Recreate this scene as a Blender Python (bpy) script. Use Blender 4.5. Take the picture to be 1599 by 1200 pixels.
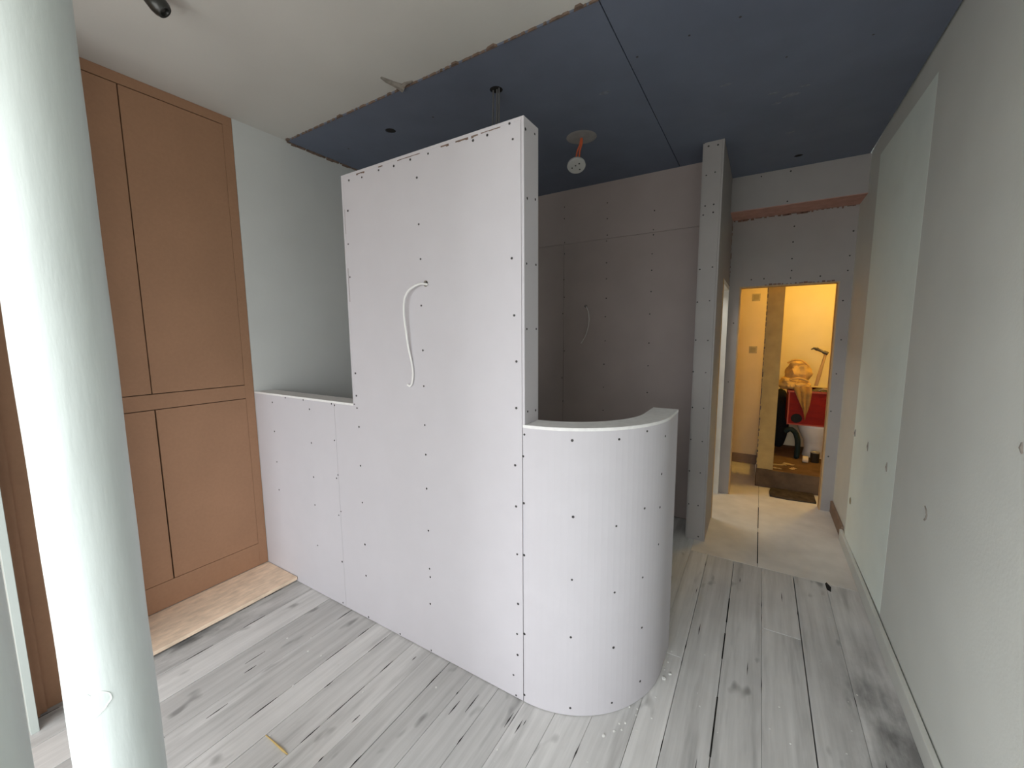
import bpy, bmesh, math, random
from mathutils import Vector, Matrix, noise
random.seed(7)
for o in list(bpy.data.objects): bpy.data.objects.remove(o)
S = bpy.context.scene
COL = S.collection

# ------------------------------------------------------------------ camera
cd = bpy.data.cameras.new('camera'); cam = bpy.data.objects.new('camera', cd); COL.objects.link(cam)
F_PX, PITCH, YAW, ROLL = 632.03, 0.1192, 0.5499, -0.0075
cd.sensor_fit = 'HORIZONTAL'; cd.sensor_width = 36.0; cd.lens = F_PX / 1599 * 36.0
cd.clip_start = 0.02; cd.clip_end = 200
fw = Vector((-math.sin(YAW)*math.cos(PITCH), math.cos(YAW)*math.cos(PITCH), -math.sin(PITCH)))
r0 = Vector((math.cos(YAW), math.sin(YAW), 0)); u0 = r0.cross(fw)
rt = r0*math.cos(ROLL) + u0*math.sin(ROLL); up = u0*math.cos(ROLL) - r0*math.sin(ROLL)
m = Matrix((rt, up, -fw)).transposed().to_4x4(); m.translation = Vector((0, 0, 1.6))
cam.matrix_world = m
S.camera = cam

# ------------------------------------------------------------------ sky, lamps, exposure
w = bpy.data.worlds.new('overcast_sky'); S.world = w; w.use_nodes = True
nt = w.node_tree; bg = nt.nodes['Background']
geo = nt.nodes.new('ShaderNodeTexCoord'); sep = nt.nodes.new('ShaderNodeSeparateXYZ')
nt.links.new(geo.outputs['Generated'], sep.inputs[0])
rmp = nt.nodes.new('ShaderNodeValToRGB')
mr = nt.nodes.new('ShaderNodeMapRange'); mr.inputs['From Min'].default_value = -1; mr.inputs['From Max'].default_value = 1
nt.links.new(sep.outputs['Z'], mr.inputs['Value']); nt.links.new(mr.outputs['Result'], rmp.inputs['Fac'])
e = rmp.color_ramp.elements
e[0].position = 0.46; e[0].color = (0.42, 0.42, 0.40, 1)      # street and ground below the horizon
e[1].position = 0.53; e[1].color = (0.95, 0.98, 1.0, 1)        # flat overcast above it
nt.links.new(rmp.outputs['Color'], bg.inputs['Color'])
bg.inputs['Strength'].default_value = 8.4

def area_light(name, loc, rot, sx, sy, power, color, portal=False):
    l = bpy.data.lights.new(name, 'AREA'); l.shape = 'RECTANGLE'; l.size = sx; l.size_y = sy
    l.energy = power; l.color = color
    if portal: l.cycles.is_portal = True
    o = bpy.data.objects.new(name, l); COL.objects.link(o); o.location = loc; o.rotation_euler = rot
    return o
WX0, WX1, WZ0, WZ1, WY = -2.20, 0.42, 0.25, 2.50, -1.50
area_light('window_portal', ((WX0+WX1)/2, WY-0.02, (WZ0+WZ1)/2), (math.pi/2, 0, 0), WX1-WX0, WZ1-WZ0, 1, (1, 1, 1), portal=True)
# daylight of the small room beyond the pier
area_light('side_room_daylight', (-0.85, 4.08, 2.40), (0, math.radians(-12), 0), 0.5, 0.5, 10.0, (1.0, 0.97, 0.88))

vs = S.view_settings
S.display_settings.display_device = 'sRGB'
vs.view_transform = 'Standard'; vs.look = 'None'; vs.gamma = 1.0; vs.use_curve_mapping = False
vs.exposure = 0.0
S.cycles.use_denoising = True
S.cycles.max_bounces = 12; S.cycles.diffuse_bounces = 8
S.cycles.caustics_reflective = False; S.cycles.caustics_refractive = False

# ------------------------------------------------------------------ helpers
def mat(name, col, rough=0.8, var=0.05, scale=6.0, bump=0.0, bscale=60.0, spec=0.3, metallic=0.0, stretch=(1, 1, 1), rnd=0.0, var2=0.0, scale2=1.2):
    """plain procedural material: two noise layers tint the base colour, a third one gives relief"""
    M = bpy.data.materials.new(name); M.use_nodes = True; t = M.node_tree; b = t.nodes['Principled BSDF']
    b.inputs['Roughness'].default_value = rough; b.inputs['Metallic'].default_value = metallic
    b.inputs['Specular IOR Level'].default_value = spec
    g = t.nodes.new('ShaderNodeNewGeometry'); mp = t.nodes.new('ShaderNodeMapping')
    mp.inputs['Scale'].default_value = stretch
    t.links.new(g.outputs['Position'], mp.inputs['Vector'])
    def nz(sc, detail=5):
        n = t.nodes.new('ShaderNodeTexNoise'); n.inputs['Scale'].default_value = sc; n.inputs['Detail'].default_value = detail
        t.links.new(mp.outputs['Vector'], n.inputs['Vector']); return n
    n1 = nz(scale); val = n1.outputs['Fac']
    mr = t.nodes.new('ShaderNodeMapRange'); mr.inputs['From Min'].default_value = .3; mr.inputs['From Max'].default_value = .7
    mr.inputs['To Min'].default_value = 1-var; mr.inputs['To Max'].default_value = 1+var
    t.links.new(val, mr.inputs['Value']); cur = mr.outputs['Result']
    def mul(a, bsock):
        k = t.nodes.new('ShaderNodeMath'); k.operation = 'MULTIPLY'; t.links.new(a, k.inputs[0]); t.links.new(bsock, k.inputs[1]); return k.outputs[0]
    if var2:
        n2 = nz(scale2, 3); m2 = t.nodes.new('ShaderNodeMapRange'); m2.inputs['From Min'].default_value = .3; m2.inputs['From Max'].default_value = .7
        m2.inputs['To Min'].default_value = 1-var2; m2.inputs['To Max'].default_value = 1+var2
        t.links.new(n2.outputs['Fac'], m2.inputs['Value']); cur = mul(cur, m2.outputs['Result'])
    if rnd:
        oi = t.nodes.new('ShaderNodeObjectInfo'); m3 = t.nodes.new('ShaderNodeMapRange')
        m3.inputs['To Min'].default_value = 1-rnd; m3.inputs['To Max'].default_value = 1+rnd
        t.links.new(oi.outputs['Random'], m3.inputs['Value']); cur = mul(cur, m3.outputs['Result'])
    vm = t.nodes.new('ShaderNodeVectorMath'); vm.operation = 'SCALE'; vm.inputs[0].default_value = col[:3]
    t.links.new(cur, vm.inputs['Scale']); t.links.new(vm.outputs[0], b.inputs['Base Color'])
    if bump:
        n3 = nz(bscale, 6); bp = t.nodes.new('ShaderNodeBump'); bp.inputs['Strength'].default_value = bump; bp.inputs['Distance'].default_value = .003
        t.links.new(n3.outputs['Fac'], bp.inputs['Height']); t.links.new(bp.outputs['Normal'], b.inputs['Normal'])
    return M

def srgb(r, g, b):
    f = lambda c: ((c/255+.055)/1.055)**2.4 if c > 10 else c/255/12.92
    return (f(r), f(g), f(b))

class MB:
    """collects shapes in world coordinates; build() links them as one mesh object"""
    def __init__(s): s.bm = bmesh.new()
    def box(s, x0, x1, y0, y1, z0, z1, bev=0.0):
        vs_ = [s.bm.verts.new((x, y, z)) for x in (x0, x1) for y in (y0, y1) for z in (z0, z1)]
        idx = [(0, 1, 3, 2), (4, 6, 7, 5), (0, 4, 5, 1), (2, 3, 7, 6), (0, 2, 6, 4), (1, 5, 7, 3)]
        fs = [s.bm.faces.new([vs_[i] for i in f]) for f in idx]
        if bev: bmesh.ops.bevel(s.bm, geom=list({e for f in fs for e in f.edges}), offset=bev, segments=1, affect='EDGES')
        return s
    def prism(s, pts, axis, a0, a1, holes=()):
        """extruded polygon with holes; axis 'z': pts are (x,y), 'y': (x,z), 'x': (y,z)"""
        mk = {'z': lambda p, a: (p[0], p[1], a), 'y': lambda p, a: (p[0], a, p[1]), 'x': lambda p, a: (a, p[0], p[1])}[axis]
        b = bmesh.new(); es = []
        for loop in [pts]+list(holes):
            v = [b.verts.new(mk(p, a0)) for p in loop]
            es += [b.edges.new((v[i], v[(i+1) % len(v)])) for i in range(len(v))]
        bmesh.ops.triangle_fill(b, use_beauty=True, use_dissolve=False, edges=es)
        r = bmesh.ops.extrude_face_region(b, geom=list(b.faces))
        d = Vector(mk((0, 0), a1))-Vector(mk((0, 0), a0))
        bmesh.ops.translate(b, vec=d, verts=[g for g in r['geom'] if isinstance(g, bmesh.types.BMVert)])
        s.merge(b); return s
    def merge(s, b):
        bmesh.ops.recalc_face_normals(b, faces=list(b.faces))
        me = bpy.data.meshes.new('tmp'); b.to_mesh(me); b.free(); s.bm.from_mesh(me); bpy.data.meshes.remove(me)
    def cyl(s, c, axis, r, h, n=16, r2=None):
        b = bmesh.new(); bmesh.ops.create_cone(b, cap_ends=True, segments=n, radius1=r, radius2=r if r2 is None else r2, depth=h)
        q = Vector((0, 0, 1)).rotation_difference(Vector(axis).normalized()).to_matrix().to_4x4()
        bmesh.ops.transform(b, matrix=Matrix.Translation(Vector(c)) @ q, verts=list(b.verts)); s.merge(b); return s
    def tube(s, pts, r, n=8):
        pts = [Vector(p) for p in pts]; rs = r if isinstance(r, (list, tuple)) else [r]*len(pts)
        rings = []
        for i, p in enumerate(pts):
            d = (pts[min(i+1, len(pts)-1)]-pts[max(i-1, 0)]).normalized()
            a = d.orthogonal().normalized() if i == 0 else (prev-d*prev.dot(d)).normalized()
            prev = a; bb = d.cross(a)
            rings.append([s.bm.verts.new(p+(a*math.cos(t)+bb*math.sin(t))*rs[i]) for t in (2*math.pi*k/n for k in range(n))])
        for A, B in zip(rings, rings[1:]):
            for k in range(n): s.bm.faces.new((A[k], A[(k+1) % n], B[(k+1) % n], B[k]))
        s.bm.faces.new(rings[0][::-1]); s.bm.faces.new(rings[-1]); return s
    def lathe(s, c, prof, n=32, axis=(0, 0, 1)):
        b = bmesh.new(); rings = []
        for r, z in prof: rings.append([b.verts.new((r*math.cos(2*math.pi*k/n), r*math.sin(2*math.pi*k/n), z)) for k in range(n)])
        for A, B in zip(rings, rings[1:]):
            for k in range(n): b.faces.new((A[k], A[(k+1) % n], B[(k+1) % n], B[k]))
        b.faces.new(rings[0][::-1]); b.faces.new(rings[-1])
        q = Vector((0, 0, 1)).rotation_difference(Vector(axis).normalized()).to_matrix().to_4x4()
        bmesh.ops.transform(b, matrix=Matrix.Translation(Vector(c)) @ q, verts=list(b.verts)); s.merge(b); return s
    def build(s, name, material, parent=None, smooth=False, **props):
        bmesh.ops.recalc_face_normals(s.bm, faces=list(s.bm.faces))
        off = world_loc(parent) if parent else None
        if off is None:                                   # origin at the middle of the foot
            xs = [v.co for v in s.bm.verts]
            off = Vector(((min(c.x for c in xs)+max(c.x for c in xs))/2, (min(c.y for c in xs)+max(c.y for c in xs))/2, min(c.z for c in xs)))
            own = off
        else: own = Vector((0, 0, 0))
        bmesh.ops.translate(s.bm, vec=-off, verts=list(s.bm.verts))
        me = bpy.data.meshes.new(name); s.bm.to_mesh(me); s.bm.free()
        if smooth:
            for p in me.polygons: p.use_smooth = True
            try: me.set_sharp_from_angle(angle=math.radians(38))
            except Exception: pass
        me.materials.append(material)
        o = bpy.data.objects.new(name, me); COL.objects.link(o); o.location = own
        if parent: o.parent = parent
        for k, v in props.items(): o[k] = v
        return o
def world_loc(o):
    l = Vector(o.location)
    while o.parent: o = o.parent; l = l+Vector(o.location)
    return l
def thing(name, loc, label, cat, group=None):
    o = bpy.data.objects.new(name, None); o.empty_display_size = .1; COL.objects.link(o); o.location = loc
    o['label'] = label; o['category'] = cat
    if group: o['group'] = group
    return o
def tag(o, label, cat, group=None):
    o['label'] = label; o['category'] = cat
    if group: o['group'] = group
    return o
def structure(name, mb, material): return mb.build(name, material, kind='structure')
def circle(cx, cy, r, n=20): return [(cx+r*math.cos(2*math.pi*k/n), cy+r*math.sin(2*math.pi*k/n)) for k in range(n)]
def rect(x0, x1, y0, y1): return [(x0, y0), (x1, y0), (x1, y1), (x0, y1)]
def smooth_path(pts, k=4):
    P = [Vector(p) for p in pts]; out = []
    for i in range(len(P)-1):
        a, b, c, d = P[max(i-1, 0)], P[i], P[i+1], P[min(i+2, len(P)-1)]
        for j in range(k):
            t = j/k; out.append(.5*((2*b)+(c-a)*t+(2*a-5*b+4*c-d)*t*t+(3*b-a-3*c+d)*t**3))
    return out+[P[-1]]

# measured positions on the surfaces they sit on
FRONT_SCREWS = [(-1.791, 2.372), (-1.694, 2.367), (-1.574, 2.375), (-1.473, 2.372), (-1.369, 2.377), (-1.263, 2.378), (-1.333, 2.294), (-1.331, 2.096), (-1.327, 1.945), (-0.838, 2.333), (-0.954, 2.376), (-1.023, 2.373), (-0.846, 1.899), (-1.811, 2.230), (-1.822, 2.069), (-1.823, 1.905), (-0.852, 2.392), (-1.820, 1.408), (-1.822, 1.288), (-1.822, 1.221), (-1.843, 1.240), (-2.015, 1.220), (-2.042, 1.226), (-2.256, 1.176), (-2.314, 1.227), (-2.503, 1.227), (-2.657, 1.185), (-1.814, 1.119), (-2.659, 0.994), (-2.259, 0.971), (-2.035, 1.016), (-2.659, 0.790), (-1.819, 0.903), (-2.261, 0.759), (-2.022, 0.815), (-2.036, 0.793), (-2.658, 0.600), (-2.266, 0.582), (-2.015, 0.598), (-2.037, 0.570), (-1.820, 0.694), (-2.268, 0.320), (-1.817, 0.451), (-1.822, 0.264), (-2.032, 0.284), (-2.048, 0.018), (-1.333, 1.368), (-1.335, 1.182), (-1.335, 1.038), (-1.337, 0.869), (-1.335, 0.656), (-1.336, 0.457), (-1.333, 0.414), (-1.339, 0.269), (-0.828, 1.497), (-0.830, 1.308), (-0.837, 1.068), (-0.834, 0.891), (-0.830, 0.680), (-0.827, 0.455), (-1.332, 1.739), (-1.331, 1.535), (-0.833, 0.312), (-0.831, 0.213), (-0.853, 0.106), (-0.840, 0.007), (-1.566, -0.003), (-1.343, 0.004), (-1.819, 0.013), (-0.837, 1.679)]
CURVE_SCREWS = [(0.873, 1.203), (0.193, 1.112), (24.193, 1.194), (46.526, 1.194), (63.116, 1.212), (80.368, 1.167), (0.401, 0.913), (24.967, 0.883), (46.161, 0.837), (63.117, 0.886), (76.930, 0.858), (77.458, 1.006), (0.440, 0.686), (24.756, 0.616), (46.117, 0.551), (63.339, 0.580), (76.907, 0.689), (0.415, 0.327), (24.511, 0.362), (46.235, 0.304), (63.969, 0.347), (0.264, 0.036), (24.606, 0.037), (46.043, 0.048), (64.036, 0.092)]
END_SCREWS = [(1.398, 2.361), (1.470, 2.372), (1.410, 2.119), (1.475, 2.132), (1.404, 1.876), (1.479, 1.882), (1.404, 1.625), (1.481, 1.626), (1.409, 1.294), (1.476, 1.288)]
BACK_SCREWS = [(-1.645, 2.795), (-1.645, 2.690), (-1.640, 2.472), (-1.640, 2.368), (-1.644, 2.128), (-1.640, 1.963), (-1.653, 1.808), (-1.636, 1.447), (-1.657, 1.181), (-1.646, 0.950), (-1.231, 2.763), (-1.229, 2.628), (-1.226, 2.486), (-1.232, 2.436), (-1.228, 2.245), (-1.226, 2.104), (-1.224, 1.931), (-1.229, 1.766), (-1.226, 1.545), (-1.234, 1.329), (-1.234, 1.113), (-1.233, 0.894), (-0.823, 2.632), (-0.827, 2.478), (-0.825, 2.436), (-0.831, 2.281), (-0.830, 2.145), (-0.829, 1.966), (-0.834, 1.776), (-0.833, 1.526), (-0.834, 1.327), (-0.834, 1.090)]
PIER_SCREWS = [(-0.395, 2.511), (-0.340, 2.513), (-0.405, 2.450), (-0.341, 2.459), (-0.411, 2.070), (-0.328, 2.079), (-0.417, 1.835), (-0.336, 1.841), (-0.416, 1.556), (-0.334, 1.553), (-0.391, 2.913), (-0.331, 2.908), (-0.341, 2.730), (-0.397, 2.719), (-0.424, 1.319), (-0.338, 1.315), (-0.417, 1.046), (-0.340, 1.046), (-0.418, 0.797), (-0.338, 0.790), (-0.418, 0.546), (-0.341, 0.543), (-0.412, 0.280), (-0.345, 0.280), (-0.333, 0.030)]
DOOR_SCREWS = [(0.193, 2.405), (0.194, 2.261), (0.198, 2.158), (0.194, 2.093), (-0.009, 2.102), (-0.109, 2.101), (0.407, 2.092), (0.605, 2.443), (0.595, 2.245), (0.591, 2.124), (0.194, 2.538), (0.576, 1.875), (0.587, 1.543), (0.575, 1.248), (0.560, 0.916), (0.570, 0.506), (-0.235, 1.702), (-0.252, 1.133)]
BULK_SCREWS = [(-0.075, 2.913), (0.121, 2.680), (0.130, 2.914)]
BLUE_SCREWS = [(-0.590, 2.149), (-0.353, 2.130), (-0.152, 2.130), (0.029, 2.538), (0.356, 2.568)]
FLAKE= [(-1.3934, 0.1911, 0.7354), (-1.3875, 0.1936, 0.7422), (-1.3789, 0.1982, 0.7463), (-1.3668, 0.2071, 0.7401), (-1.3576, 0.2166, 0.7333), (-1.3539, 0.2214, 0.7275), (-1.3492, 0.2285, 0.7323), (-1.3443, 0.2383, 0.7314), (-1.3405, 0.2493, 0.7218), (-1.3398, 0.2523, 0.7123), (-1.3398, 0.2522, 0.7026), (-1.3417, 0.2454, 0.6939), (-1.3436, 0.2402, 0.6852), (-1.3496, 0.2278, 0.6733), (-1.3567, 0.2176, 0.664)]
CABLE= [(-1.285, 1.829), (-1.317, 1.834), (-1.357, 1.823), (-1.392, 1.801), (-1.413, 1.763), (-1.42, 1.705), (-1.416, 1.636), (-1.409, 1.547), (-1.398, 1.477), (-1.392, 1.427), (-1.401, 1.381), (-1.415, 1.365), (-1.428, 1.372)]
CABLE2= [(-1.412, 1.867), (-1.386, 1.817), (-1.375, 1.739), (-1.386, 1.66), (-1.416, 1.581), (-1.458, 1.521)]
SLOTS= [(-1.734, 2.394), (-1.674, 2.391), (-1.576, 2.388), (-1.548, 2.392), (-1.45, 2.393), (-1.311, 2.393), (-1.192, 2.394), (-1.148, 2.391), (-1.112, 2.39), (-1.047, 2.39), (-1.032, 2.39), (-0.999, 2.39), (-0.984, 2.392), (-0.893, 2.39)]

# ------------------------------------------------------------------ materials
M_WALL = mat('painted_plaster', (.70, .72, .68), .75, .03, 3, .15, 90, var2=.03)
M_LEFTWALL = mat('white_plaster', (.59, .605, .60), .7, .02, 3, .1, 90, var2=.03)
M_PATCH = mat('daylit_plaster', (.90, .98, .92), .75, .03, 4, .15, 70, var2=.03)  # window light on the wall put into a paler, greener plaster colour
M_CEIL = mat('ceiling_plaster', (.59, .58, .55), .8, .025, 2.5, .12, 80, var2=.03)
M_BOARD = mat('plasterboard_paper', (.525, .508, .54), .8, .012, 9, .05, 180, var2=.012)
M_BOARDB = mat('raw_plasterboard_shaded', (.38, .325, .31), .85, .03, 5, .08, 160, var2=.04)  # same board as the partition, the nook's dimness put into the colour
M_BOARDC = mat('plasterboard_shaded', (.355, .335, .325), .85, .03, 5, .08, 160, var2=.04)  # darker copy of the board, weaker light by the corridor painted in
M_GYPSUM = mat('cut_gypsum_edge', (.74, .735, .73), .9, .06, 40, .4, 200)
M_BLUE = mat('blue_plasterboard', (.150, .174, .235), .82, .05, 5, .06, 160, var2=.06)
M_PINK = mat('pink_plaster', (.46, .27, .23), .85, .12, 14, .3, 80)
M_MDF = mat('mdf_board', (.335, .188, .113), .7, .035, 60, .05, 240, var2=.05, scale2=3)
M_MDFGAP = mat('mdf_gap', (.05, .03, .02), .9)
M_PLY = mat('pine_plywood', (.80, .63, .48), .7, .16, 14, .15, 60, stretch=(3, 1, 1), var2=.05)
M_PINE = mat('pine_timber', (.50, .34, .18), .7, .12, 18, .1, 60, stretch=(4, 4, .4))
M_OLDWOOD = mat('old_skirting_wood', (.26, .18, .13), .75, .15, 12, .2, 60)
M_COL = mat('column_paint', (.61, .665, .65), .45, .045, 9, .4, 26, spec=.35, stretch=(2, 2, .35), var2=.02)
M_FLAKE = mat('paint_flake', (.82, .87, .85), .5)
M_RETURN = mat('pale_plank_paint', (.50, .545, .52), .6, .02, 5, .1, 50)
M_SKIRT = mat('white_skirting_paint', (.66, .67, .63), .6, .03, 6, .1, 50)
M_DARK = mat('dark_void', (.02, .018, .017), .95)
M_SCREW = mat('screw_head', (.035, .033, .033), .5, spec=.4)
M_TORN = mat('torn_brown_paper', (.17, .12, .095), .95, .25, 40)
M_TORNGREY = mat('chipped_plaster', (.24, .215, .19), .95, .25, 40)
M_WHITE = mat('white_plastic', (.78, .78, .77), .4, spec=.5)
M_GREYCABLE = mat('grey_cable_sheath', (.12, .12, .12), .5)
M_ORANGE = mat('orange_flex', (.62, .13, .05), .5)
M_BLACK = mat('black_plastic', (.022, .023, .021), .28, spec=.6)
M_ROSE = mat('filler_plaster', (.30, .29, .285), .85, .08, 20)
M_WHITEPAINT = mat('white_gloss_paint', (.80, .80, .76), .4)
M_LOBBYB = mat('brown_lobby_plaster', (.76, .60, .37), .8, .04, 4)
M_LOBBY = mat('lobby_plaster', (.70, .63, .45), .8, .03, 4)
M_STUB = mat('bare_stud_wall', (.50, .34, .13), .85, .12, 8, .2, 60)
M_GREYPATCH = mat('grey_metal_back_box', (.46, .38, .26), .7, .1, 30)
M_STEP = mat('dusty_step_board', (.13, .08, .045), .95, .3, 9, .3, 60)
M_GRIME = mat('grimy_board', (.055, .042, .03), .9, .5, 16, .6, 40)
M_CERAMIC = mat('white_ceramic', (.80, .79, .75), .12, spec=.6)
M_RED = mat('red_plastic', (.21, .011, .008), .65, .08, 10, spec=.15)
M_REDEDGE = mat('worn_red_edge', (.34, .07, .045), .6)
M_CLOTH = mat('canvas_dust_sheet', (.60, .39, .14), .95, .12, 20, .3, 140)
M_STEEL = mat('tool_steel', (.10, .09, .085), .4, metallic=.6)
M_SACK = mat('black_rubble_sack', (.014, .015, .016), .75, spec=.2)
M_HOSE = mat('dark_green_hose', (.012, .022, .022), .6, spec=.15)
M_TIN = mat('tin_metal', (.45, .42, .36), .4, metallic=.7)
M_PAPER = mat('crumpled_paper', (.66, .58, .44), .9)
M_GLUE = mat('yellow_adhesive', (.55, .40, .16), .6)

def floor_material():
    M = bpy.data.materials.new('whitewashed_pine_floor'); M.use_nodes = True; t = M.node_tree; N = t.nodes; L = t.links
    b = N['Principled BSDF']; b.inputs['Roughness'].default_value = .62; b.inputs['Specular IOR Level'].default_value = .3
    g = N.new('ShaderNodeNewGeometry'); oi = N.new('ShaderNodeObjectInfo')
    off = N.new('ShaderNodeVectorMath'); off.operation = 'MULTIPLY_ADD'; off.inputs[1].default_value = (1, 1, 1)
    cmb = N.new('ShaderNodeCombineXYZ'); k = N.new('ShaderNodeMath'); k.operation = 'MULTIPLY'; k.inputs[1].default_value = 37
    L.new(oi.outputs['Random'], k.inputs[0]); L.new(k.outputs[0], cmb.inputs['Y']); L.new(k.outputs[0], cmb.inputs['Z'])
    L.new(g.outputs['Position'], off.inputs[0]); L.new(cmb.outputs[0], off.inputs[2])
    def noise_(vec, sc, stretch, det=6, rough=.6):
        mp = N.new('ShaderNodeMapping'); mp.inputs['Scale'].default_value = stretch; L.new(vec, mp.inputs['Vector'])
        n = N.new('ShaderNodeTexNoise'); n.inputs['Scale'].default_value = sc; n.inputs['Detail'].default_value = det; n.inputs['Roughness'].default_value = rough
        L.new(mp.outputs[0], n.inputs['Vector']); return n.outputs['Fac']
    def rng(s, a, bb, c, d):
        r = N.new('ShaderNodeMapRange'); L.new(s, r.inputs['Value'])
        for nme, v in zip(('From Min', 'From Max', 'To Min', 'To Max'), (a, bb, c, d)): r.inputs[nme].default_value = v
        return r.outputs['Result']
    def mth(op, a, c):
        x = N.new('ShaderNodeMath'); x.operation = op; L.new(a, x.inputs[0])
        if isinstance(c, (int, float)): x.inputs[1].default_value = c
        else: L.new(c, x.inputs[1])
        return x.outputs[0]
    V = off.outputs[0]
    grain = rng(noise_(V, 34, (1, .045, 1)), .32, .7, .84, 1.08)
    streak = rng(noise_(V, 11, (1, .09, 1), 4), .54, .72, 1.0, .66)           # worn lines along the grain
    knots = rng(noise_(V, 9, (1, .45, 1), 2), .66, .74, 1.0, .55)
    scuff = rng(noise_(g.outputs['Position'], 1.6, (1, 1, 1), 5), .35, .72, .92, 1.08)
    tint = rng(oi.outputs['Random'], 0, 1, .82, 1.10)
    # foot-worn dark stains near the right skirting and before the plywood strip
    sep = N.new('ShaderNodeSeparateXYZ'); L.new(g.outputs['Position'], sep.inputs[0])
    nearr = mth('MULTIPLY', mth('MULTIPLY', rng(sep.outputs['X'], .28, .52, 0, 1), rng(sep.outputs['Y'], 2.75, 2.2, 0, 1)), rng(sep.outputs['Y'], .3, 1.2, .3, 1))
    nearl = mth('MULTIPLY', rng(sep.outputs['X'], -2.33, -2.5, 0, 1), rng(sep.outputs['Y'], 1.35, 1.0, .4, 1))
    dirt = mth('MULTIPLY', mth('MAXIMUM', nearr, nearl), rng(noise_(g.outputs['Position'], 7, (1, .4, 1), 6), .36, .62, 0, 1))
    dirtf = rng(dirt, 0, 1, 1, .36)
    v = grain
    for s in (streak, knots, scuff, tint, dirtf): v = mth('MULTIPLY', v, s)
    white = rng(noise_(g.outputs['Position'], 42, (1, .5, 1), 3), .76, .80, 0, .35)   # plaster splashes
    sc = N.new('ShaderNodeVectorMath'); sc.operation = 'SCALE'; sc.inputs[0].default_value = (.625, .62, .612); L.new(v, sc.inputs['Scale'])
    mx = N.new('ShaderNodeMixRGB'); L.new(white, mx.inputs['Fac']); L.new(sc.outputs[0], mx.inputs['Color1']); mx.inputs['Color2'].default_value = (.72, .72, .70, 1)
    L.new(mx.outputs[0], b.inputs['Base Color'])
    bp = N.new('ShaderNodeBump'); bp.inputs['Strength'].default_value = .25; bp.inputs['Distance'].default_value = .002
    L.new(grain, bp.inputs['Height']); L.new(bp.outputs[0], b.inputs['Normal'])
    return M
M_FLOOR = floor_material()
M_SHEET = mat('dusty_floor_sheet', (.68, .655, .62), .7, .06, 8, .1, 60, var2=.09, scale2=2.5)

ZC = 2.94; XL = -2.87; XR = .63

# ------------------------------------------------------------------ floor
floor = structure('floor', MB().box(-3.02, .80, -1.65, 4.87, -.12, -.028), M_DARK)
J = [-2.87, -2.70, -2.53, -2.362, -2.177, -1.97, -1.758, -1.623, -1.47, -1.343, -1.222, -1.08, -.934, -.80, -.66, -.52, -.36, -.244, -.077, .09, .269, .44, .63]
WIDE = {-2.362: .0016, -2.177: .0028, -1.758: .0014, -1.623: .0010, -1.222: .0020, -.934: .0010, -.244: .0011, -.077: .0014, .269: .0024}
BUTT = {-1.623: [.718], -1.343: [2.2], -2.177: [.1], -.934: [.35], -.66: [.9], -.244: [1.1], .09: [2.45], -.36: [2.0], .269: [.6]}
for a, b in zip(J, J[1:]):
    y1 = 3.65 if b <= -.30 else 3.12
    ys = [-1.49]+BUTT.get(a, [])+[y1]
    ga, gb = WIDE.get(a, .0006), WIDE.get(b, .0006)
    for p, q in zip(ys, ys[1:]):
        dz = random.uniform(-.0012, 0)
        MB().box(a+ga, b-gb, p+(.0015 if p > -1.4 else 0), q-.001, -.027, dz, .0008).build('floor_board', M_FLOOR, floor)
for x0, x1, y0, y1 in ((-.36, .064, 3.122, 4.868), (.066, .63, 3.122, 4.868), (-2.2, -.362, 3.76, 4.868)):
    MB().box(x0, x1, y0, y1, -.027, -.0005, .001).build('floor_sheet', M_SHEET, floor)
MB().box(-1.8, .028, 4.87, 5.70, -.12, -.0005).build('floor_sheet', M_SHEET, floor)
# dark slots between boards where they have shrunk apart, and splits
sl = MB()
for x, y0, y1 in ((.065, 3.17, 3.7), (.065, 3.78, 4.25), (-.077, 1.55, 1.85), (-.077, 2.1, 2.3), (-.077, 2.4, 2.64)): sl.box(x-.003, x+.003, y0, y1, -.001, .0006)
sl.prism([(.440, 3.05), (.458, 3.03), (.466, 3.09), (.448, 3.14), (.438, 3.12)], 'z', -.001, .0008)
rs = random.Random(11)
for k in range(95):                                   # short open lengths of joint and splinter marks along the boards
    x = rs.choice(J[2:-1]) if rs.random() < .62 else rs.uniform(-2.3, .55)
    y = rs.uniform(.35, 3.0) if x > -.3 else rs.uniform(.2, 1.3)
    l = rs.uniform(.02, .12); wd = rs.uniform(.0012, .0026)
    sl.prism([(x, y), (x+wd, y+l*.5), (x+rs.uniform(-.001, .001), y+l), (x-wd, y+l*.45)], 'z', -.001, .0006)
sl.build('floor_split', M_DARK, floor, kind='stuff')
cr0 = MB()
spots = [(-.30, 1.83, .012), (-.28, 1.87, .008), (-.45, 1.42, .008), (-.42, 1.46, .006)]
spots += [(rs.uniform(-.42, -.30), rs.uniform(1.45, 2.05), rs.uniform(.003, .006)) for _ in range(26)]
spots += [(rs.uniform(-2.3, .5), rs.uniform(.4, 1.3), rs.uniform(.002, .006)) for _ in range(40)]+[(rs.uniform(-.2, .55), rs.uniform(1.3, 3.0), rs.uniform(.002, .005)) for _ in range(24)]
for x, y, r in spots:
    b_ = bmesh.new(); bmesh.ops.create_icosphere(b_, subdivisions=1, radius=r)
    for v in b_.verts: v.co = Vector((v.co.x*rs.uniform(.7, 1.3), v.co.y*rs.uniform(.7, 1.5), v.co.z*.35))
    bmesh.ops.translate(b_, vec=(x, y, r*.25), verts=list(b_.verts)); cr0.merge(b_)
cr0.build('plaster_crumbs', mat('plaster_crumb', (.72, .72, .70), .9), floor, kind='stuff')
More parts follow.
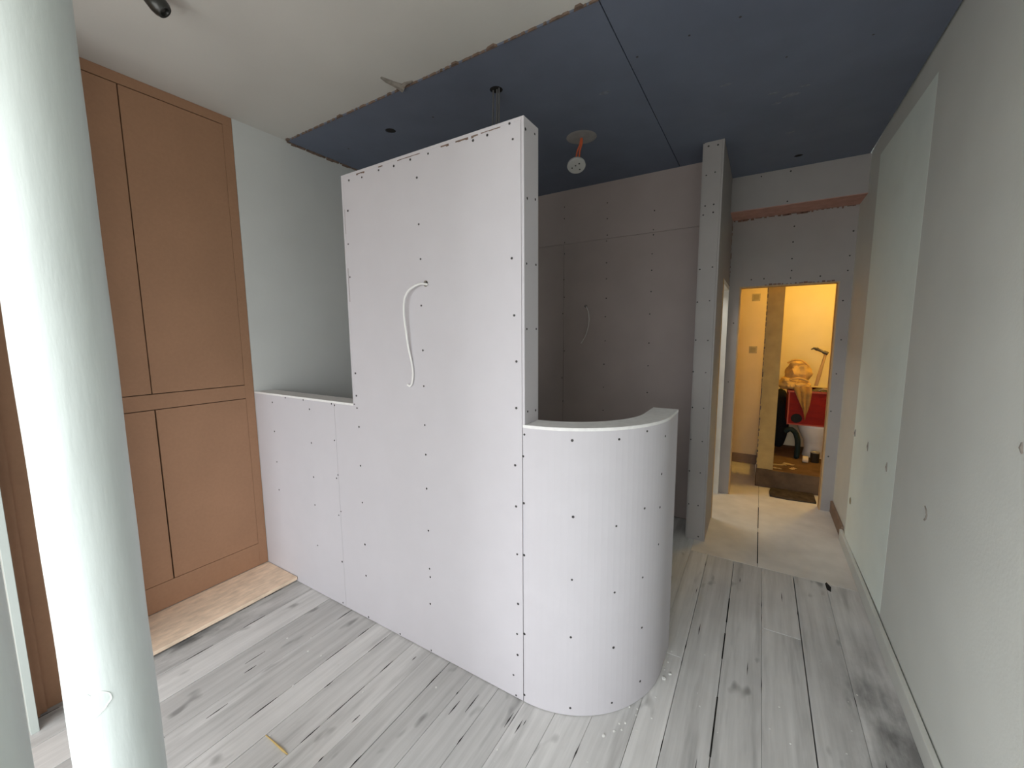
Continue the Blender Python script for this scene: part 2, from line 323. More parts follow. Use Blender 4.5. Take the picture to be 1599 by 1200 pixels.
gb = MB(); gb.tube([(-1.622, .717, .0), (-1.56, .7185, .001), (-1.50, .719, .001), (-1.47, .72, 0)], [.002, .003, .0045, .002], 6)
gb.build('dried_adhesive', M_GLUE, floor, smooth=True)

# ------------------------------------------------------------------ walls
structure('wall_left', MB().box(-3.02, XL, 1.386, 3.75, 0, 3.05).box(-3.02, -2.892, -1.65, 1.386, 0, 3.05), M_LEFTWALL)
wr = structure('wall_right', MB().box(XR, .80, -1.65, 4.56, 0, 3.05), M_WALL)
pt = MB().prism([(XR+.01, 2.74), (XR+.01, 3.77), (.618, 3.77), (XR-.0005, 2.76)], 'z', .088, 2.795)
pt.build('daylight_strip', M_PATCH, wr)  # thin panel whose pale colour paints a strip of daylight
mk = MB()
for (y, z, h) in ((3.73, .882, .05), (3.341, .877, .06), (2.903, .868, .05), (1.656, 1.282, .03)):
    x = XR-.0005-max(0, (y-2.76)/1.01*.012)
    mk.tube([(x, y-.004, z-h/2), (x-.001, y+.002, z), (x, y+.003, z+h/2)], [.003, .0055, .003], 6)
mk.tube([(XR, 2.30, .872), (XR-.001, 2.278, .86), (XR-.001, 2.268, .845), (XR-.001, 2.274, .828), (XR, 2.29, .815)], .004, 6)
mk.build('wall_chip', M_TORNGREY, wr, kind='stuff')
MB().lathe((.6185, 3.684, .388), [(.006, -.001), (.026, 0), (.023, .002), (.006, .0025)], 14, (-1, 0, 0)).build('filler_spot', mat('brown_filler', (.42, .38, .26), .9), wr)

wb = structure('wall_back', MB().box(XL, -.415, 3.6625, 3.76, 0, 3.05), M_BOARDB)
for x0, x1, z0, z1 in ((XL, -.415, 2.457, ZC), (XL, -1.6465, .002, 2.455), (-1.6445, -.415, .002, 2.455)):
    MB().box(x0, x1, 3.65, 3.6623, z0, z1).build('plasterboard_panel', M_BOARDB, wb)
def screws(parent, pts, n, r=.0052, name='screw_heads'):
    s = MB()
    for p in pts:
        p = Vector(p); nn = Vector(n(p) if callable(n) else n)
        s.cyl(p+nn*.0002, nn, r*random.uniform(.85, 1.15), .0012, 8)
    return s.build(name, M_SCREW, parent, kind='stuff')
screws(wb, [(x, 3.65, z) for x, z in BACK_SCREWS], (0, -1, 0), .0055)

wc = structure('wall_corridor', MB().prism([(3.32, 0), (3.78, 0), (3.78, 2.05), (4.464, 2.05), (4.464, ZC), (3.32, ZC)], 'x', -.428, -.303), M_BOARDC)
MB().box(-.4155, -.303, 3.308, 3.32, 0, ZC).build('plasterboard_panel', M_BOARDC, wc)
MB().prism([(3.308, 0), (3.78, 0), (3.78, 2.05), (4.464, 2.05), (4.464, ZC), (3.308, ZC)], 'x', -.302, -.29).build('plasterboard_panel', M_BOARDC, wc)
screws(wc, [(x, 3.308, z) for x, z in PIER_SCREWS], (0, -1, 0), .0055)
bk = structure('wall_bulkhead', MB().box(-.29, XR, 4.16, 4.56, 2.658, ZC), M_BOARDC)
MB().box(-.29, XR, 4.16, 4.56, 2.6521, 2.658).build('soffit_skim', M_PINK, bk)
tb = MB()
for i in range(26):
    x = -.28+.9*i/26; tb.box(x, x+random.uniform(.01, .05), 4.460, 4.4643, 2.652-random.uniform(.004, .018), 2.6517)
for i in range(14):
    z = 2.05+.6*i/14; tb.box(-.291, -.284-random.uniform(0, .006), 4.459, 4.4645, z, z+random.uniform(.01, .05))
for i in range(16):
    x = .0+.52*i/16; tb.box(x, x+random.uniform(.008, .03), 4.4615, 4.4645, 2.041, 2.043+random.uniform(.002, .012))
screws(bk, [(x, 4.16, z) for x, z in BULK_SCREWS], (0, -1, 0), .006)

we = structure('wall_end', MB().prism([(-2.3, 0), (-.20, 0), (-.20, 2.04), (.545, 2.04), (.545, 0), (XR, 0), (XR, 2.652), (-2.3, 2.652)], 'y', 4.4645, 4.56), M_BOARDC)
tb.build('torn_paper', mat('reddish_torn_paper', (.20, .115, .09), .95, .2, 40), we, kind='stuff')
screws(we, [(x, 4.4645, z) for x, z in DOOR_SCREWS], (0, -1, 0), .006)
d1 = structure('door_1', MB().box(-.20, -.188, 4.466, 4.56, 0, 2.04).box(.533, .545, 4.466, 4.56, 0, 2.04).box(-.188, .533, 4.466, 4.56, 2.028, 2.04), M_PINE)
d2 = structure('door_2', MB().box(-.428, -.287, 4.425, 4.4635, 0, 2.05).box(-.428, -.287, 3.80, 4.425, 2.012, 2.05), M_WHITEPAINT)
MB().box(-.428, -.284, 3.781, 3.80, 0, 2.05).build('door_lining', M_PINE, d2)

# front wall with the big window the daylight comes through
structure('wall_front', MB().prism(rect(-3.02, .80, 0, 3.05), 'y', WY-.15, WY, [rect(WX0, WX1, WZ0, WZ1)]), M_WALL)
wn = MB()
for z in (WZ0, WZ1-.05): wn.box(WX0, WX1, WY-.10, WY-.05, z, z+.05)
for x in (WX0, (WX0+WX1)/2-.025, WX1-.05): wn.box(x, x+.05, WY-.10, WY-.05, WZ0+.05, WZ1-.05)
structure('window_1', wn, M_WHITEPAINT)

# ------------------------------------------------------------------ ceiling
ceil = structure('ceiling', MB().box(-3.02, .80, -1.65, 1.722, 2.947, 3.04), M_CEIL)
MB().box(-3.02, .80, 1.722, 4.56, 3.05, 3.10).box(-3.02, .80, 1.722, 1.73, 2.955, 3.05).build('ceiling_void', M_DARK, ceil)
MB().prism(rect(-2.862, -.637, 1.724, 3.66), 'z', ZC, ZC+.0125, [circle(-2.15, 2.008, .034), circle(-1.317, 2.006, .036), circle(-1.122, 2.761, .02, 12)]).build('blue_plasterboard', M_BLUE, ceil)
MB().prism([(-.632, 1.724), (.622, 1.724), (.622, 4.165), (-.29, 4.165), (-.29, 3.66), (-.632, 3.66)], 'z', ZC, ZC+.0125, [circle(.165, 3.92, .028)]).build('blue_plasterboard', M_BLUE, ceil)
for x, y, r in ((-2.15, 2.008, .0345), (-1.317, 2.006, .0365), (.165, 3.92, .0285)):
    MB().cyl((x, y, ZC+.0045), (0, 0, 1), r, .002, 20).build('hole_shade_disc', M_DARK, ceil)  # black disc closes the hole, its inner shade put into the colour
screws(ceil, [(x, y, ZC) for x, y in BLUE_SCREWS]+[(x, 2.01+random.uniform(-.02, .02), ZC) for x in (-2.6, -1.8)], (0, 0, -1), .0055)
sm_ = MB(); rs2 = random.Random(5)
for x, y, r in ((-.02, 2.86, .035), (.07, 2.93, .05), (.0, 2.99, .03), (.13, 2.87, .03), (-.24, 2.63, .03), (-.82, 2.35, .04), (.09, 3.45, .03)):
    pts_ = [(x+r*rs2.uniform(.5, 1.1)*math.cos(a), y+.45*r*rs2.uniform(.5, 1.1)*math.sin(a)) for a in (2*math.pi*k/14 for k in range(14))]
    sm_.prism(pts_, 'z', ZC-.0006, ZC+.001)
sm_.build('plaster_smear', mat('thin_plaster_smear', (.19, .21, .255), .9, .2, 50), ceil, kind='stuff')
tf = MB(); x = -2.86
while x < .6:
    l = random.uniform(.012, .07); d = random.uniform(.0, .005) if random.random() < .88 else random.uniform(.008, .018)
    tf.prism([(x, 1.726), (x+l, 1.726), (x+l*.8, 1.722-d), (x+l*.3, 1.722-d*random.uniform(.5, 1.1))], 'z', 2.937, 2.9485)
    x += l*random.uniform(.8, 1.5)
y = 1.73
while y < 3.6:
    l = random.uniform(.012, .06); tf.box(-2.87, -2.858+random.uniform(0, .004), y, y+l, 2.930+random.uniform(-.004, .006), 2.942); y += l*random.uniform(1, 1.6)
tf.build('torn_board_edge', M_TORN, ceil, kind='stuff')
MB().tube([(-1.772, 1.602, 2.948), (-1.766, 1.63, 2.946), (-1.755, 1.665, 2.945), (-1.742, 1.70, 2.944), (-1.735, 1.722, 2.942)], [.007, .013, .015, .020, .024], 7).tube([(-1.735, 1.715, 2.943), (-1.70, 1.705, 2.945), (-1.655, 1.712, 2.946)], [.014, .009, .005], 6).build('chipped_groove', M_TORNGREY, ceil)

# ------------------------------------------------------------------ skirtings
structure('baseboard_right', MB().box(.603, .624, -1.49, 3.885, 0, .084, .002), M_SKIRT)
structure('baseboard_far', MB().box(.612, XR, 3.89, 4.464, 0, .105, .003), M_OLDWOOD)

# ------------------------------------------------------------------ partition
P = thing('plasterboard_partition', (-1.6, 1.44, 0), 'white screwed plasterboard partition, tall in the middle with a curved low end', 'partition')
YP = 1.386; HL = 1.243; HT = 2.405
MB().box(XL+.002, -2.0195, YP, 1.3985, .003, HL-.0125).build('plasterboard_panel', M_BOARD, P)
MB().prism([(-2.0180, .003), (-.8035, .003), (-.8035, HT-.0125), (-1.8395, HT-.0125), (-1.8395, HL), (-1.852, HL), (-1.852, HL-.0125), (-2.0180, HL-.0125)], 'y', YP, 1.3985).build('plasterboard_panel', M_BOARD, P)
MB().box(-.802, -.79, YP-.0008, 1.50, HL, HT, .0012).build('end_board', M_BOARD, P)
MB().box(-1.852, -1.84, YP-.0008, 1.50, HL, HT, .0012).build('end_board', M_BOARD, P)
MB().box(-1.84, -.802, YP-.0008, 1.50, HT-.0125, HT, .0012).build('top_board', M_BOARD, P)
MB().box(XL+.002, -1.852, YP-.0008, 1.50, HL-.0125, HL, .0012).build('capping_board', M_GYPSUM, P)
MB().box(XL+.002, -.803, 1.3987, 1.4998, 0, HL-.013).box(-1.839, -.803, 1.3987, 1.4998, HL-.013, HT-.013).build('framing', M_BOARDB, P)
CX, CY = -.80, 1.866
def arc(R, n=28, a0=0., a1=90.): return [(CX+R*math.sin(math.radians(a0+(a1-a0)*i/n)), CY-R*math.cos(math.radians(a0+(a1-a0)*i/n))) for i in range(n+1)]
YE = 2.045
def ring(R1, R0, ye): return arc(R1)+[(CX+R1, ye), (CX+R0, ye)]+arc(R0)[::-1]
MB().prism(ring(.48, .4675, YE-.0125), 'z', .003, HL-.0125).build('curved_panel', M_BOARD, P)
MB().prism(ring(.467, .3655, YE-.013), 'z', 0, HL-.013).build('curved_framing', M_BOARDB, P)
MB().prism(ring(.4815, .365, YE), 'z', HL-.0125, HL).build('capping_board', M_GYPSUM, P)
MB().box(CX+.365, CX+.4805, YE-.0125, YE, .003, HL-.0125).build('end_board', M_BOARD, P)
screws(P, [(x, YP, max(z, .012)) for x, z in FRONT_SCREWS], (0, -1, 0), .0050)
cs = []; cn = {}
for a, z in CURVE_SCREWS:
    a = math.radians(a); cs.append((CX+.4798*math.sin(a), CY-.4798*math.cos(a), z))
screws(P, cs, lambda p: ((p.x-CX)/.48, (p.y-CY)/.48, 0), .0050)
screws(P, [(-.79, y, z) for y, z in END_SCREWS], (1, 0, 0), .0050)
tp = MB()
for i in range(0, len(SLOTS), 2):
    (xa, za), (xb, zb) = SLOTS[i], SLOTS[i+1]
    k = max(3, int((xb-xa)/.012)); thick = .0016 if i in (4, 12) else .005
    for j in range(k):
        x0 = xa+(xb-xa)*j/k; zz = za+(zb-za)*j/k
        tp.box(x0, x0+(xb-xa)/k*1.02, YP-.0006, YP+.002, 2.390-thick*random.uniform(.5, 1.6), 2.3915)
tp.box(-1.835, -1.8325, YP-.0005, YP+.002, 1.78, 1.95).box(-1.8375, -1.836, YP-.0005, YP+.002, 2.12, 2.24)
tp.build('torn_paper', M_TORN, P, kind='stuff')

# ------------------------------------------------------------------ cupboard
C = thing('built_in_cupboard', (-2.88, .92, .04), 'brown unpainted built-in cupboard with four plain doors, floor to ceiling', 'cupboard')
X0, X1 = -2.888, -2.87
MB().box(X0, X1, .45, 1.384, 2.893, 2.946).build('top_rail', M_MDF, C)
MB().box(X0, X1, 1.331, 1.384, .038, 2.8925).build('stile', M_MDF, C)
MB().box(X0, X1, .45, 1.3305, 1.204, 1.288).build('middle_rail', M_MDF, C)
MB().box(X0, X1, .45, 1.3305, .038, .193).build('plinth', M_MDF, C)
MB().box(-2.8915, -2.8885, .45, 1.384, .038, 2.946).build('carcass', M_MDFGAP, C)
for y0, y1 in ((.452, .8525), (.8575, 1.330)):
    MB().box(X0, X1-.0005, y0, y1, 1.2925, 2.8885, .0008).build('door', M_MDF, C)
    MB().box(X0, X1-.0005, y0+.006 if y0 > .8 else y0, y1+.004 if y0 < .8 else y1, .1955, 1.1995, .0008).build('door', M_MDF, C)
E_ = thing('cupboard_end_panel', (-2.7, 0, 0), 'brown fibreboard side panel with vertical strips left of the white column', 'panel')
MB().box(-2.888, -2.56, -.88, .45, 0, 2.946).build('panel', M_MDF, E_)
MB().box(-2.56, -2.543, .19, .284, 0.002, 2.946).build('strip', M_MDF, E_)
MB().box(-2.543, -2.53, .19, .262, 0.002, 2.946).build('strip', M_MDF, E_)
tag(MB().box(-2.53, -2.44, .222, .246, 0, 2.3, .001).build('upright_plank', M_RETURN), 'narrow pale painted plank standing upright at the lower left edge', 'plank')
B = thing('plywood_strip', (-2.69, .92, 0), 'pale plywood strip lying along the foot of the brown cupboard', 'board')
MB().box(-2.868, -2.512, .452, 1.382, .016, .036, .0012).build('board', M_PLY, B)
for y in (.46, 1.30): MB().box(-2.868, -2.535, y, y+.04, 0, .0158).build('packer', M_OLDWOOD, B)

# ------------------------------------------------------------------ column
K = thing('round_column', (-1.424, .272, 0), 'round white painted column with a chipped paint patch near its foot', 'column')
prof = []
for i in range(61):
    z = 2.946*i/60; prof.append((.0865+.0007*math.sin(z*5.1)+.0005*math.sin(z*13), z))
MB().lathe((-1.424, .272, 0), prof, 64).build('shaft', M_COL, K, smooth=True)
fl = smooth_path(FLAKE, 3)
MB().tube(fl, [.0009+.0012*i/len(fl) for i in range(len(fl))], 6).build('chipped_paint_edge', M_FLAKE, K, smooth=True)

K2 = thing('round_column', (-.90, -.006, 0), 'second round pale column cut off by the left edge of the picture', 'column')
MB().lathe((-.90, -.006, 0), prof, 64).build('shaft', M_COL, K2, smooth=True)

# ------------------------------------------------------------------ cables and ceiling fittings
W1 = thing('cable_loop', (-1.3, YP, 1.83), 'white cable looping out of the tall white plasterboard front', 'cable')
MB().tube(smooth_path([(-1.30, YP, 1.835)]+[(x, YP-.008-.018*math.sin(math.pi*min(1, i/8)), z) for i, (x, z) in enumerate(CABLE[:-1])]+[(CABLE[-1][0], YP-.012, CABLE[-1][1])], 4), .0047, 8).build('sheath', M_WHITE, W1, smooth=True)
MB().lathe((-1.30, YP, 1.835), [(.004, 0), (.014, 0), (.0145, .0006), (.011, .0014), (.004, .0018)], 14, (0, -1, 0)).build('hole_rim', M_TORNGREY, W1)
MB().cyl((-1.295, YP-.001, 1.838), (0, -1, 0), .0065, .0024, 10).build('hole', M_DARK, W1)
W2 = thing('cable_loop', (-1.41, 3.65, 1.87), 'thin cable drooping from the grey plasterboard back wall', 'cable')
MB().tube(smooth_path([(-1.418, 3.652, 1.868)]+[(x, 3.65-.012-.015*math.sin(math.pi*i/5), z) for i, (x, z) in enumerate(CABLE2)], 4), .0045, 8).build('sheath', mat('pale_cable', (.62, .60, .58), .6), W2, smooth=True)
MB().cyl((-1.418, 3.6495, 1.868), (0, -1, 0), .012, .0016, 10).build('hole', M_DARK, W2)

T = thing('ceiling_wires', (-1.317, 2.006, ZC), 'dark cables hanging from a round hole behind the tall partition', 'cable')
for i, (dx, dy, ex, ez) in enumerate(((-.02, 0, -.012, 2.50), (.002, .004, -.03, 2.46), (.02, -.002, .01, 2.56))):
    MB().tube(smooth_path([(-1.317+dx, 2.006+dy, 3.0), (-1.317+dx, 2.006+dy, 2.90), (-1.317+dx*1.1, 2.0+dy, 2.78), (-1.317+dx+ex*.4, 1.99, 2.66), (-1.317+dx+ex, 1.985-.02*i, ez)], 4), .0045, 8).build('cable', M_GREYCABLE, T, smooth=True)

R = thing('ceiling_lamp_base', (-1.14, 2.75, ZC), 'white round lamp base hanging by orange flex from the blue ceiling', 'lamp base')
MB().lathe((-1.122, 2.761, ZC), [(.004, -.001), (.098, -.001), (.102, .001), (.085, .0045), (.02, .006), (.004, .006)], 36, (0, 0, -1)).build('filler_patch', M_ROSE, R)
for dx in (-.006, .006):
    MB().tube(smooth_path([(-1.122+dx*.5, 2.761, 2.96), (-1.124+dx, 2.760, 2.90), (-1.140+dx*1.6, 2.755, 2.85), (-1.145+dx*2, 2.752, 2.79), (-1.138+dx, 2.75, 2.765)], 4), .0055, 8).build('flex', M_ORANGE, R, smooth=True)
nrm = Vector((.20, -.40, -.90)).normalized(); dc = Vector((-1.146, 2.735, 2.752))
MB().lathe(dc, [(.01, -.022), (.050, -.022), (.060, -.014), (.063, 0), (.059, .007), (.012, .010), (.004, .010)], 32, nrm).build('base', mat('dusty_white_plastic', (.50, .50, .49), .55), R, smooth=True)
sh = MB()
tx = nrm.cross(Vector((0, 0, 1))).normalized(); ty = nrm.cross(tx)
for a, r in ((.3, .03), (2.4, .033), (4.1, .03), (5.3, .012)): sh.cyl(dc+nrm*.0095+tx*r*math.cos(a)+ty*r*math.sin(a), nrm, .005, .002, 10)
sh.build('terminal_holes', M_DARK, R, kind='stuff')

D = thing('hanging_lampholder', (-2.07, .75, 2.93), 'glossy black lampholder dangling from the pale ceiling at the top left', 'lampholder')
p0, p1 = Vector((-2.096, .715, 2.947)), Vector((-2.052, .787, 2.858)); ax = (p1-p0).normalized()
MB().tube([p0+Vector((0, 0, .003)), p0+ax*.02], .006, 8).build('flex', M_BLACK, D)
MB().lathe(p0+ax*.016, [(.004, -.01), (.016, -.004), (.024, .02), (.031, .045), (.034, .070), (.032, .090), (.026, .101), (.018, .100), (.015, .09), (.004, .084)], 24, ax).build('shell', M_BLACK, D, smooth=True)
MB().cyl(p0+ax*.104, ax, .007, .012, 10).build('contact', M_STEEL, D)

# ------------------------------------------------------------------ lobby and bathroom beyond the doorway
ZP = .19
structure('floor_bathroom', MB().box(.03, 1.30, 4.87, 6.2, -.12, ZP, .004), M_STEP)
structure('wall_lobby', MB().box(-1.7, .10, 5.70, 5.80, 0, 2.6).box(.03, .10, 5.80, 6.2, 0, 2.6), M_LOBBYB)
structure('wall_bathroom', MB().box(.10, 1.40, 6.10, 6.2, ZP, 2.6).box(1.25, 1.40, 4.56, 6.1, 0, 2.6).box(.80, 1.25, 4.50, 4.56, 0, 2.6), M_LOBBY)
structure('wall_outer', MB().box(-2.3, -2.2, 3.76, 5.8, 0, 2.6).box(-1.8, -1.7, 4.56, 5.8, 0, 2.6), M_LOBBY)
structure('ceiling_lobby', MB().box(-2.3, 1.40, 4.56, 6.2, 2.5, 2.6).box(-2.3, -.428, 3.76, 4.4645, 2.5, 2.6), M_LOBBY)
structure('baseboard_lobby', MB().box(-1.7, .03, 5.682, 5.70, 0, .115, .003), M_OLDWOOD)
st = structure('wall_stub', MB().box(.03, .178, 4.885, 5.20, ZP, 2.5), M_STUB)
eg = MB()
for i in range(40):
    z = ZP+2.28*i/40; eg.box(.0285, .030+random.uniform(.003, .010), 4.883, 4.887, z, z+random.uniform(.02, .06))
eg.build('torn_paper', M_TORN, st, kind='stuff')
for i, (y0, z0) in enumerate(((1.987, 0), (1.366, 0))):
    q = thing('back_box', (-.075, 5.70, y0), ('square grey back box high on the lobby wall', 'square grey back box half way up the lobby wall')[i], 'socket box')
    MB().box(-.118, -.035, 5.697, 5.70, y0, y0+.085, .001).build('plate', M_GREYPATCH, q)
    MB().box(-.105, -.048, 5.696, 5.6972, y0+.014, y0+.071).build('recess', mat('box_recess', (.36, .30, .20), .8), q)

def lumpy(mb, c, rx, ry, rz, seed, amp=.22, n=3, fold=7.0):
    b = bmesh.new(); bmesh.ops.create_icosphere(b, subdivisions=n+1, radius=1)
    for v in b.verts:
        d = v.co.normalized(); f = noise.noise(d*1.6+Vector((seed, 0, 0)))+.55*abs(noise.noise(d*fold*.6+Vector((0, seed, 0))))
        v.co = Vector((d.x*rx, d.y*ry, max(d.z, -.75)*rz))*(1+amp*f)
    bmesh.ops.translate(b, vec=Vector(c), verts=list(b.verts)); mb.merge(b); return mb

bl = bpy.data.lights.new('bathroom_bulb', 'POINT'); bl.energy = 31; bl.color = (.95, .60, .12); bl.shadow_soft_size = .05
bo = bpy.data.objects.new('bathroom_bulb_light', bl); COL.objects.link(bo); bo.location = (.78, 5.12, 2.42)

# toilet
Q = thing('toilet', (.60, 5.72, ZP), 'white ceramic toilet on the raised floor under the red crate', 'toilet')
def oval(cx, cy, rx, ryf, ryb, z, n=28):
    return [(cx+rx*math.cos(2*math.pi*k/n), cy+(ryb if math.sin(2*math.pi*k/n) > 0 else ryf)*math.sin(2*math.pi*k/n), z) for k in range(n)]
def loft(mb, loops):
    b = bmesh.new(); rr = [[b.verts.new(p) for p in l] for l in loops]
    for A, Bq in zip(rr, rr[1:]):
        for k in range(len(A)): b.faces.new((A[k], A[(k+1) % len(A)], Bq[(k+1) % len(A)], Bq[k]))
    b.faces.new(rr[0][::-1]); b.faces.new(rr[-1]); mb.merge(b); return mb
loft(MB(), [oval(.60, 5.72, .12, .14, .16, ZP), oval(.60, 5.72, .105, .13, .16, ZP+.08), oval(.60, 5.71, .115, .15, .17, ZP+.18), oval(.60, 5.69, .16, .20, .19, ZP+.27), oval(.60, 5.68, .185, .23, .20, ZP+.345), oval(.60, 5.68, .187, .235, .20, ZP+.365)]).build('bowl', M_CERAMIC, Q, smooth=True)
loft(MB(), [oval(.60, 5.68, .190, .24, .20, ZP+.367), oval(.60, 5.68, .193, .243, .20, ZP+.378), oval(.60, 5.68, .188, .238, .20, ZP+.392)]).build('seat_lid', M_WHITE, Q, smooth=True)
MB().box(.41, .79, 5.90, 6.085, ZP+.37, ZP+.72, .012).build('cistern', M_CERAMIC, Q)
MB().box(.40, .80, 5.89, 6.09, ZP+.721, ZP+.75, .008).build('cistern_lid', M_CERAMIC, Q)

# red crate on the lid
ZB = ZP+.394; bx0, bx1, by0, by1, bh = .300, .79, 5.44, 5.86, .385
G = thing('red_crate', (.545, 5.65, ZB), 'red plastic crate standing on the toilet lid, tools poking out', 'crate')
cr_ = MB().prism(rect(bx0, bx1, by0, by1), 'z', ZB, ZB+.012)
cr_.prism(rect(bx0, bx1, by0, by1), 'z', ZB+.012, ZB+bh, [rect(bx0+.012, bx1-.012, by0+.012, by1-.012)]); cr_.build('shell', M_RED, G)
MB().prism(rect(bx0-.012, bx1+.012, by0-.012, by1+.012), 'z', ZB+bh-.02, ZB+bh, [rect(bx0+.012, bx1-.012, by0+.012, by1-.012)]).build('rim', M_REDEDGE, G)
MB().box(bx0-.003, bx0+.010, by0-.005, by0, ZB, ZB+bh-.02).box(bx0+.010, bx1, by0-.005, by0, ZB, ZB+.014).build('edge_rib', M_REDEDGE, G)
rb = MB()
for z in (.09, .16, .23): rb.box(bx0+.02, bx1-.01, by0-.004, by0, ZB+z, ZB+z+.008)
rb.box(bx0+.28, bx1-.02, by0-.005, by0, ZB+.30, ZB+.325); rb.build('moulded_rib', M_RED, G, kind='stuff')
MB().lathe((bx0+.085, by0, ZB+.075), [(.004, -.001), (.05, -.001), (.052, .003), (.045, .006), (.004, .004)], 18, (0, -1, 0)).build('hand_hole', M_SACK, G)
lumpy(MB(), (.60, 5.65, ZB+.30), .17, .17, .085, 3.3, .35).build('contents', M_STEEL, G, label='dark heap of loose tools')

# hammer leaning in the crate
H = thing('hammer', (.50, 5.50, 1.09), 'wooden handled claw hammer sticking up out of the red crate', 'hammer')
hb, ht = Vector((.548, 5.57, 1.02)), Vector((.612, 5.57, 1.385)); hd = (ht-hb).normalized()
MB().tube([hb, hb+hd*.12, hb+hd*.25, ht], [.017, .019, .014, .013], 10).build('handle', M_PINE, H, smooth=True)
hs = Vector((-.82, 0, .42)).normalized()
MB().tube([ht+hs*.0-Vector((0, 0, .0)), ht+hs*.02, ht+hs*.035, ht+hs*.075, ht+hs*.095], [.02, .02, .014, .015, .022], 10).tube([ht, ht-hs*.02], [.022, .020], 10).build('head', M_STEEL, H, smooth=True)
MB().tube([ht+hs*.09, ht+hs*.125+Vector((0, 0, -.006)), ht+hs*.15+Vector((0, 0, -.032))], [.017, .011, .004], 8).build('claw', M_STEEL, H, smooth=True)
tag(MB().tube([(.565, 5.455, ZB+bh+.008), (.60, 5.45, ZB+bh+.034), (.68, 5.45, ZB+bh+.026), (.76, 5.46, ZB+bh+.008)], [.005, .007, .007, .003], 8).build('steel_bar', M_TIN), 'bright metal bar lying across the crate top', 'tool')

# dust sheet heaped on the crate and hanging down its front
U = thing('dust_sheet', (.38, 5.55, ZB+bh), 'crumpled tan canvas dust sheet heaped over the left of the red crate', 'dust sheet')
hp = MB(); lumpy(hp, (.375, 5.60, ZB+bh+.19), .115, .12, .135, 1.7, .28, 3, 9); lumpy(hp, (.30, 5.55, ZB+bh+.07), .10, .11, .075, 5.1, .3); lumpy(hp, (.385, 5.54, ZB+bh+.055), .10, .10, .06, 8.4, .25)
hp.build('heap', M_CLOTH, U, smooth=True)
b = bmesh.new(); NX, NZ = 16, 18; g = []
for j in range(NZ+1):
    t = j/NZ; row = []
    for i in range(NX+1):
        s = i/NX
        xl = .325+.115*t**.8; xr = .505-.035*t**2.2
        x = xl+(xr-xl)*s; z = ZB+bh+.05-.375*t*(1-.25*abs(s-.62)*2*t)
        y = by0-.018-.022*abs(math.sin(s*9+t*1.3))*(1-.3*t)+(.03*(1-t*6) if t < .17 else 0)
        row.append(b.verts.new((x, y, z)))
    g.append(row)
for j in range(NZ):
    for i in range(NX): b.faces.new((g[j][i], g[j][i+1], g[j+1][i+1], g[j+1][i]))
bmesh.ops.solidify(b, geom=list(b.faces), thickness=.004)
dm = MB(); dm.merge(b); dm.build('hanging_corner', M_CLOTH, U, smooth=True)
MB().tube(smooth_path([(.26, 5.49, ZB+bh+.085), (.33, 5.455, ZB+bh+.13), (.41, 5.45, ZB+bh+.135), (.47, 5.49, ZB+bh+.10)], 4), .012, 8).build('rolled_hem', M_CLOTH, U, smooth=True)
MB().tube(smooth_path([(.27, 5.52, ZB+bh+.30), (.33, 5.50, ZB+bh+.335), (.40, 5.50, ZB+bh+.33), (.47, 5.53, ZB+bh+.27)], 4), .009, 8).build('rolled_hem', M_CLOTH, U, smooth=True)

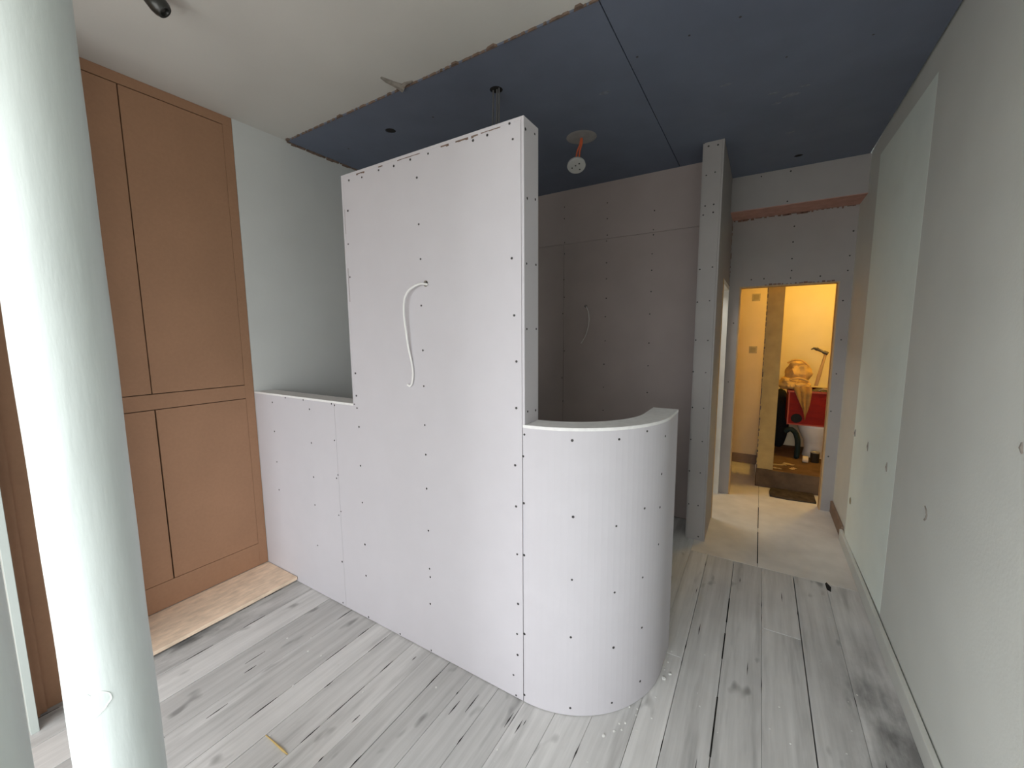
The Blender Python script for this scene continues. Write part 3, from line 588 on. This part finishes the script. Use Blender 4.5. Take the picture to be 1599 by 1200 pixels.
sk = lumpy(MB(), (.245, 5.985, ZP+.33), .10, .07, .42, 2.2, .12).build('rubble_sack', M_SACK, smooth=True)
tag(sk, 'black rubble sack standing against the back wall left of the toilet', 'sack')
tag(MB().tube(smooth_path([(.29, 5.47, ZP+.30), (.335, 5.46, ZP+.335), (.385, 5.46, ZP+.30), (.415, 5.46, ZP+.20), (.415, 5.46, ZP+.04), (.412, 5.455, ZP+.028)], 5), .027, 10).build('drain_hose', M_HOSE, smooth=True), 'dark bent hose beside the toilet foot', 'hose')
tn = thing('paint_tin', (.575, 5.42, ZP), 'small dark tin on the raised floor in front of the toilet', 'tin')
MB().lathe((.575, 5.42, ZP), [(.04, 0), (.042, .004), (.041, .10), (.043, .106)], 20).build('body', M_BLACK, tn, smooth=True)
MB().lathe((.575, 5.42, ZP+.106), [(.043, 0), (.043, .005), (.037, .006), (.034, .003)], 20).build('lid', M_TIN, tn, smooth=True)
tr_ = thing('tape_roll', (.49, 5.36, ZP), 'pale roll lying on the raised floor beside the small tin', 'roll')
rr = MB(); rr.prism(circle(5.36, ZP+.035, .035, 20), 'x', .462, .512, [circle(5.36, ZP+.035, .018, 14)]); rr.build('tape', M_PAPER, tr_, smooth=True)
MB().prism(circle(5.36, ZP+.035, .0178, 14), 'x', .464, .510, [circle(5.36, ZP+.035, .0155, 14)]).build('core', M_STEP, tr_)
for i, (x, y, a, l, wd) in enumerate(((.235, 5.10, .3, .15, .05), (.33, 5.18, -.4, .10, .06), (.20, 4.95, .1, .12, .035), (.36, 5.02, 1.1, .09, .04))):
    b = bmesh.new(); g = []
    for ii in range(7):
        row = []
        for jj in range(4):
            u, v = (ii/6-.5)*l, (jj/3-.5)*wd
            row.append(b.verts.new((x+u*math.cos(a)-v*math.sin(a), y+u*math.sin(a)+v*math.cos(a), ZP+.004+.014*abs(noise.noise(Vector((u*30, v*30, i*5)))))))
        g.append(row)
    for ii in range(6):
        for jj in range(3): b.faces.new((g[ii][jj], g[ii+1][jj], g[ii+1][jj+1], g[ii][jj+1]))
    bmesh.ops.solidify(b, geom=list(b.faces), thickness=.0015); sm = MB(); sm.merge(b)
    tag(sm.build('paper_scrap', M_PAPER), ('pale scrap nearest the bare wall end on the raised floor', 'pale scrap nearest the toilet foot on the raised floor', 'narrow scrap at the front edge of the step', 'scrap in the middle of the raised floor, turned endways')[i], 'scrap', 'scraps on the raised floor')
gm = MB(); pts = [(.16, 4.60), (.30, 4.585), (.45, 4.60), (.53, 4.61), (.53, 4.855), (.33, 4.85), (.17, 4.855), (.155, 4.72)]
gm.prism(pts, 'z', 0, .014)
tag(gm.build('grimy_board', M_GRIME), 'dark grimy board on the floor before the bathroom step', 'board')
